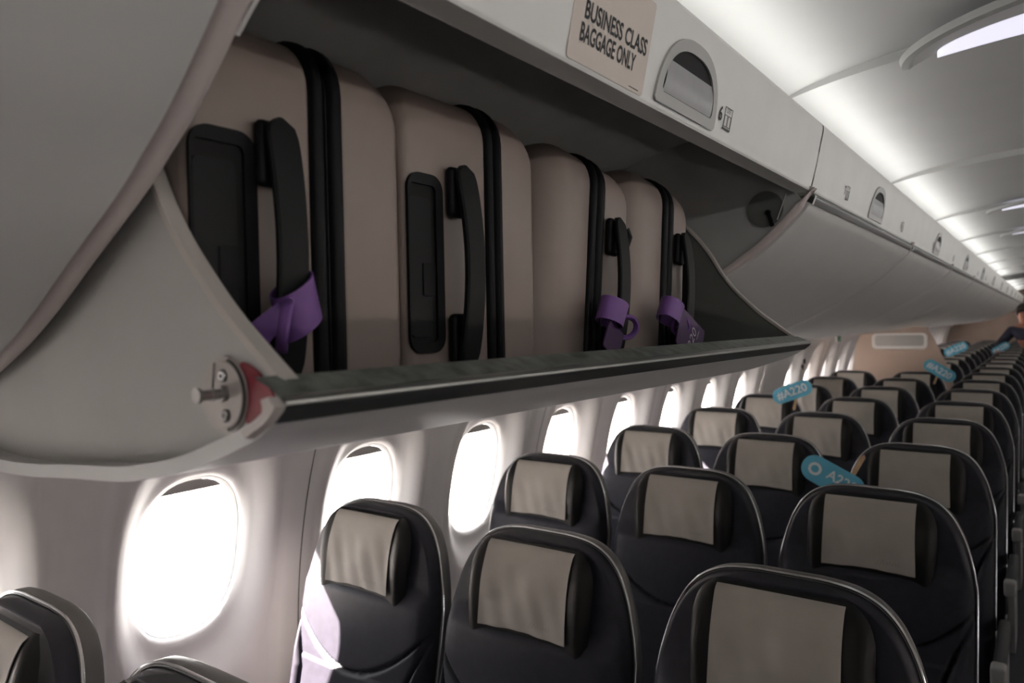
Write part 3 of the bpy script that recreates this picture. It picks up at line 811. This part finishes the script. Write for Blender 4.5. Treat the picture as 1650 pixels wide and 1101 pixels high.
mb = MB(); mb.prism([(x, -.003, z+CZ) for x, z in I], (0, .002, 0)); mb.build('frosted_pane', M['frost'], wf, smooth=0)

def prop_sign(label, c, ang, tilt, w=.20, h=.072, stick=None, body='#A220', logo=False):
    """a capsule shaped card on a wooden stick; ang: turn in the picture plane of the card, tilt: lean back"""
    root = thing('sign_card', label, 'sign', c, (radians(tilt), 0, 0), 'sky blue prop signs')
    Rm = Matrix.Rotation(radians(ang), 3, 'Y')
    def T(u, v, d=0): return Rm @ Vector((u, d, v))
    mb = MB(); mb.prism([T(u, v) for u, v in rrect(w/2, h/2, h/2-.002, 8)], (0, .004, 0)); cdx = mb.build('card', M['skyblue'], root, smooth=0)
    mb = MB()
    if logo:
        mb.ring([T(-w/2+h*.5+.021*cos(a), .021*sin(a), -.0006) for a in [2*pi*k/24 for k in range(24)]], [T(-w/2+h*.5+.012*cos(a), .012*sin(a), -.0006) for a in [2*pi*k/24 for k in range(24)]], (0, -.0004, 0))
        text_mesh(mb, body, T(.028, .006, -.0006), T(1, 0), T(0, 1), h*.50, 0, .0004, bold=.02)
    else: text_mesh(mb, body, T(0, 0, -.0006), T(1, 0), T(0, 1), h*.72, 0, .0004, 1.0, bold=.02)
    mb.build('lettering', M['white'], cdx, smooth=0)
    if stick:
        u0, sl, sa = stick; Rs = Matrix.Rotation(radians(sa), 3, 'Y')
        mb = MB(); e = T(u0, 0); d = Rs @ Vector((0, 0, -1)); s_ = Rs @ Vector((1, 0, 0)); w_ = .007
        mb.prism([e+s_*w_+Vector((0, .0045, 0)), e-s_*w_+Vector((0, .0045, 0)), e-s_*w_+d*sl+Vector((0, .0045, 0)), e+d*(sl+.008)+Vector((0, .0045, 0)), e+s_*w_+d*sl+Vector((0, .0045, 0))], (0, .003, 0)); mb.build('stick', M['wood'], root, smooth=0)
    return root
PS = dict(
    a=((-1.036, 3.80, CZ-.359), -22, 0),
    b=((-.548, 2.45, CZ-.500), 26, 0),
    c=((-.630, 6.12, CZ-.385), 33, 0),
    d=((-.80, 9.30, CZ-.350), -26, 0))
prop_sign('sky blue prop sign lettered with a hash tag standing before the fifth-row middle headrest', PS['a'][0], PS['a'][1], 0, w=.20, h=.078, stick=(.03, .10, 12))
prop_sign('sky blue prop sign with round white logo, tucked behind the second-row aisle seat', PS['b'][0], PS['b'][1], -4, w=.20, h=.085, stick=(.045, .105, 207), logo=True, body='A220')
prop_sign('sky blue prop sign slanting down to the right in front of the beige divider', PS['c'][0], PS['c'][1], 0, w=.225, h=.088, stick=(.0, .10, 20))
prop_sign('sky blue prop sign tilted up over the far seat rows beyond the divider', PS['d'][0], PS['d'][1], 0, w=.24, h=.10, stick=(-.02, .12, 10))

# small exit sign below the bins and two dark vents above the exit window
mb = MB(); mb.box((-1.40, 6.40, CZ-.190), (-1.385, 6.56, CZ-.120), 0, .003); xs_ = mb.build('exit_sign', M['whiteframe']); tag(xs_, 'small white and green sign under the bins by the sidewall', 'sign')
mb = MB(); mb.box((-1.3848, 6.42, CZ-.180), (-1.3838, 6.54, CZ-.135)); mb.build('sign_face', M['green'], xs_, smooth=0)
for z, w in ((-.325, 'upper'), (-.372, 'lower')):
    mb = MB(); mb.disc((wx(z)-.004, 6.04, z+CZ), (1, 0, 0), .022, .008, 20); tag(mb.build('wall_vent', M['black']), '%s of two small dark round vents on the sidewall' % w, 'vent')

# ceiling lights
def ceiling_light(y, label):
    """half oval fixture whose straight side lies on a panel seam"""
    root = thing('ceiling_light', label, 'ceiling light', (.14, y, CZ+.512), group='half oval ceiling lights')
    N = 48
    def el(a, b, z, y0=0): return [(a*cos(pi*k/N), y0-b*sin(pi*k/N), z-.09*(abs(a*cos(pi*k/N))/.66)**2.2) for k in range(N+1)]
    mb = MB(); mb.grid([el(.368, .212, .004), el(.364, .209, -.008), el(.352, .197, -.011), el(.345, .190, -.007)]); mb.build('bezel', M['latchgrey'], root)
    mb = MB(); mb.grid([el(.345, .190, -.007), el(.305, .092, .006, .004)]); mb.build('reflector', M['ceiling'], root)
    mb = MB(); L_ = el(.305, .092, .006, .004); A = [(x, .004, z) for x, y_, z in L_]
    mb.grid([L_, [(x, y_*.45, z-.007) for x, y_, z in L_], [(x, .004, z-.010) for x, y_, z in L_]]); mb.build('lens', M['lens'], root)
    return root
for y, l in ((1.606, 'half oval recessed ceiling light at the top right corner, nearest one'), (4.111, 'half oval recessed ceiling light, second along the aisle'), (5.364, 'half oval recessed ceiling light, third along the aisle before the hanging sign')):
    ceiling_light(y, l)
mb = MB(); mb.box((-.03, 6.1, CZ+.34), (.32, 6.14, CZ+.46), 0, .006); hs = mb.build('hanging_sign', M['whiteframe']); tag(hs, 'white box sign hanging from the ceiling over the aisle', 'sign')
mb = MB(); mb.box((.02, 6.11, CZ+.45), (.03, 6.13, CZ+.53)); mb.box((.26, 6.11, CZ+.45), (.27, 6.13, CZ+.53)); mb.build('bracket', M['steel'], hs)
mb = MB(); tn += 1
mb.grid([[(x, y, ceil_z(x)+CZ-dz) for x in xs] for y, dz in ((10.45, -.03), (10.45, .05), (10.50, .055), (10.50, -.03))]); struct(mb.build('trim_%d' % tn, M['shell'], smooth=30))

# ------------------------------------------------------------------ person far down the aisle
def skin_body(name, joints, edges, m, parent, lev=2):
    me = bpy.data.meshes.new(name); me.from_pydata([j[0] for j in joints], edges, []); o = bpy.data.objects.new(name, me); C.objects.link(o)
    o.modifiers.new('skin', 'SKIN'); 
    sv = me.skin_vertices[0].data
    for i, j in enumerate(joints): sv[i].radius = (j[1], j[2] if len(j) > 2 else j[1]); sv[i].use_root = (i == 0)
    md = o.modifiers.new('sub', 'SUBSURF'); md.levels = lev; md.render_levels = lev
    dg = bpy.context.evaluated_depsgraph_get(); me2 = bpy.data.meshes.new_from_object(o.evaluated_get(dg)); o.modifiers.clear(); o.data = me2
    me2.materials.clear(); me2.materials.append(m); me2.shade_smooth(); o.name = name
    if parent: o.parent = parent
    return o
pr = thing('person', 'person in navy clothes leaning from the aisle over the far seats, holding a blue sign', 'person', (-.04, 11.13, 0))
J = [((.17, 0, .95), .13, .10), ((-.05, -.01, 1.12), .165, .11), ((-.14, -.02, 1.30), .190, .12), ((-.17, -.03, 1.43), .16, .09), ((-.17, -.04, 1.50), .052), ((-.185, -.055, 1.60), .078, .09), ((-.185, -.05, 1.66), .07, .085),
     ((-.31, -.04, 1.42), .055), ((-.43, -.10, 1.25), .045), ((-.44, -.30, 1.19), .036), ((-.435, -.36, 1.185), .03),
     ((.03, -.05, 1.42), .055), ((.02, -.20, 1.20), .045), ((-.13, -.34, 1.10), .036), ((-.19, -.38, 1.09), .03),
     ((.08, 0, .90), .10), ((.07, 0, .50), .065), ((.07, 0, .10), .045), ((.07, -.12, .035), .035),
     ((.26, 0, .90), .10), ((.27, 0, .50), .065), ((.27, 0, .10), .045), ((.27, -.12, .035), .035)]
Eg = [(0, 1), (1, 2), (2, 3), (3, 4), (4, 5), (5, 6), (3, 7), (7, 8), (8, 9), (9, 10), (3, 11), (11, 12), (12, 13), (13, 14), (0, 15), (15, 16), (16, 17), (17, 18), (0, 19), (19, 20), (20, 21), (21, 22)]
bd = skin_body('body', J, Eg, M['skin'], pr)
Jc = [(p[0], p[1]+.014, (p[2]+.014 if len(p) > 2 else p[1]+.014)) for p in J]
keep = [0, 1, 2, 3, 7, 8, 9, 11, 12, 15, 16, 17, 19, 20, 21]; mp = {k: i for i, k in enumerate(keep)}
Jk = [Jc[k] for k in keep]; Jk[3] = ((-.17, -.03, 1.425), .172, .098)
skin_body('clothes', Jk, [(mp[a], mp[b]) for a, b in Eg if a in mp and b in mp], M['navycloth'], pr)
bm = bmesh.new(); bmesh.ops.create_uvsphere(bm, u_segments=24, v_segments=16, radius=1)
for v in bm.verts:
    v.co = Vector((v.co.x*.088, v.co.y*.105, v.co.z*.105)); 
    if v.co.y < -.05 and v.co.z < .03: v.co.y = -.05
    if v.co.z < -.055: v.co.z = -.055
    v.co += Vector((-.187, -.035, 1.655))
MB().bm(bm).build('hair', M['hair'], pr)
bm = bmesh.new(); bmesh.ops.create_cone(bm, segments=10, radius1=.012, radius2=.006, depth=.03)
MB().box((-.235, -.135, 1.36), (-.20, -.115, 1.43), 0, .006).build('shoulder_strap', M['bluecloth'], pr); bm.free()
for nm, base, dirs in (('hand', (-.435, -.37, 1.185), (0, -1, -.1)), ('hand', (-.19, -.385, 1.09), (-.8, -.6, -.1))):
    D_ = Vector(dirs).normalized(); sd = D_.cross(Vector((0, 0, 1))).normalized(); mbh = MB(); b = Vector(base)
    mbh.tube([b-D_*.02, b+D_*.03, b+D_*.075], [.024, .036, .034], 10, flat=.5, up=sd)
    for k, (off, ln) in enumerate(((-.027, .062), (-.009, .074), (.009, .070), (.026, .056))):
        p = b+D_*.070+sd*off; mbh.tube([p, p+D_*ln*.5, p+D_*ln*.8-Vector((0, 0, ln*.35)), p+D_*ln*.8-Vector((0, 0, ln*.6))], [.0085, .008, .0072, .006], 8)
    p = b+D_*.012-sd*.03; mbh.tube([p, p+D_*.03-sd*.022, p+D_*.055-sd*.026], [.010, .009, .007], 8)
    mbh.build(nm, M['skin'], bd)
prop_sign('sky blue prop sign held in the hand of the person in navy', (-.450, 10.66, CZ-.385), -32, 0, w=.20, h=.085)

# ------------------------------------------------------------------ outside: apron and a wing seen through the windows
mb = MB(); mb.box((-60, -50, -2.4), (60, 60, -2.35)); struct(mb.build('ground', M['tarmac']), 'pale airport apron outside', 'ground')

# ------------------------------------------------------------------ light
w = bpy.data.worlds.new('sky'); S.world = w; w.use_nodes = True
nt = w.node_tree; bg = nt.nodes['Background']
tc = nt.nodes.new('ShaderNodeTexCoord'); sx = nt.nodes.new('ShaderNodeSeparateXYZ'); rp = nt.nodes.new('ShaderNodeValToRGB')
rp.color_ramp.elements[0].position = .42; rp.color_ramp.elements[0].color = (.80, .79, .78, 1)
rp.color_ramp.elements[1].position = .60; rp.color_ramp.elements[1].color = (.97, .98, 1.0, 1)
mp_ = nt.nodes.new('ShaderNodeMapRange'); mp_.inputs['From Min'].default_value = -1; mp_.inputs['From Max'].default_value = 1
nt.links.new(tc.outputs['Generated'], sx.inputs[0]); nt.links.new(sx.outputs['Z'], mp_.inputs['Value']); nt.links.new(mp_.outputs[0], rp.inputs[0]); nt.links.new(rp.outputs[0], bg.inputs['Color'])
bg.inputs['Strength'].default_value = 9.0

def lamp(name, kind, loc, rot, energy, col=(1, 1, 1), **kw):
    l = bpy.data.lights.new(name, kind); l.energy = energy; l.color = col
    for k, v in kw.items(): setattr(l, k, v)
    o = bpy.data.objects.new(name, l); C.objects.link(o); o.location = loc; o.rotation_euler = rot; return o
for side, cs in (('left', WL), ('right', WR)):
    s_ = -1 if side == 'left' else 1
    for c in cs:
        o = lamp('window_portal', 'AREA', (s_*(abs(wx(WZ))+.10), c, WZ+CZ), (0, radians(90)*(-1 if s_ < 0 else 1), 0), 1)
        o.data.shape = 'RECTANGLE'; o.data.size = .42; o.data.size_y = .28; o.data.cycles.is_portal = True
# sun through the left windows
d = Vector((1, .72, -.88)).normalized()
so = lamp('sun', 'SUN', (0, 0, 6), d.to_track_quat('-Z', 'Y').to_euler(), 190.0, (1.0, .86, .77), angle=radians(1.0))
# cove strips behind the bin headers, left washing the ceiling; unseen right one aimed across to brighten the left header
for x, sgn, pw in ((-.385, 1, 18), (.700, -1, 30)):
    dd = Vector((.35, 0, .94)) if sgn > 0 else Vector((-1, 0, -.08))
    zc = .392 if sgn > 0 else .378
    o = lamp('cove_light', 'AREA', (x, 7.3, CZ+zc), dd.to_track_quat('-Z', 'Y').to_euler(), pw, (1.0, .992, .968))
    o.data.shape = 'RECTANGLE'; o.data.size = .03; o.data.size_y = 18
    # the long side of the strip lies along the cabin
    zax = -dd.normalized(); yax = Vector((0, 1, 0)); xax = yax.cross(zax)
    o.matrix_world = Matrix((( xax.x, yax.x, zax.x, x), (xax.y, yax.y, zax.y, 7.3), (xax.z, yax.z, zax.z, CZ+zc), (0, 0, 0, 1)))

# ------------------------------------------------------------------ camera
yaw, pit, rol = .6302, -.0209, -.02
fwd = Vector((-sin(yaw)*cos(pit), cos(yaw)*cos(pit), sin(pit))); right = Vector((cos(yaw), sin(yaw), 0)); up = right.cross(fwd)
r2 = right*cos(rol)+up*sin(rol); u2 = -right*sin(rol)+up*cos(rol)
cam = bpy.data.cameras.new('camera'); co = bpy.data.objects.new('camera', cam); C.objects.link(co)
co.matrix_world = Matrix(((r2.x, u2.x, -fwd.x, 0), (r2.y, u2.y, -fwd.y, 0), (r2.z, u2.z, -fwd.z, CZ), (0, 0, 0, 1)))
cam.sensor_width = 36; cam.lens = 1181.5/1650*36; cam.clip_start = .02; cam.clip_end = 200
cam.dof.use_dof = True; cam.dof.focus_distance = 1.0; cam.dof.aperture_fstop = 6.3
S.camera = co
S.view_settings.view_transform = 'Standard'; S.view_settings.look = 'None'; S.view_settings.exposure = -0.18; S.view_settings.gamma = 0.92
S.cycles.use_denoising = True
S.cycles.max_bounces = 10; S.cycles.diffuse_bounces = 6; S.cycles.transparent_max_bounces = 16; S.cycles.sample_clamp_indirect = 8
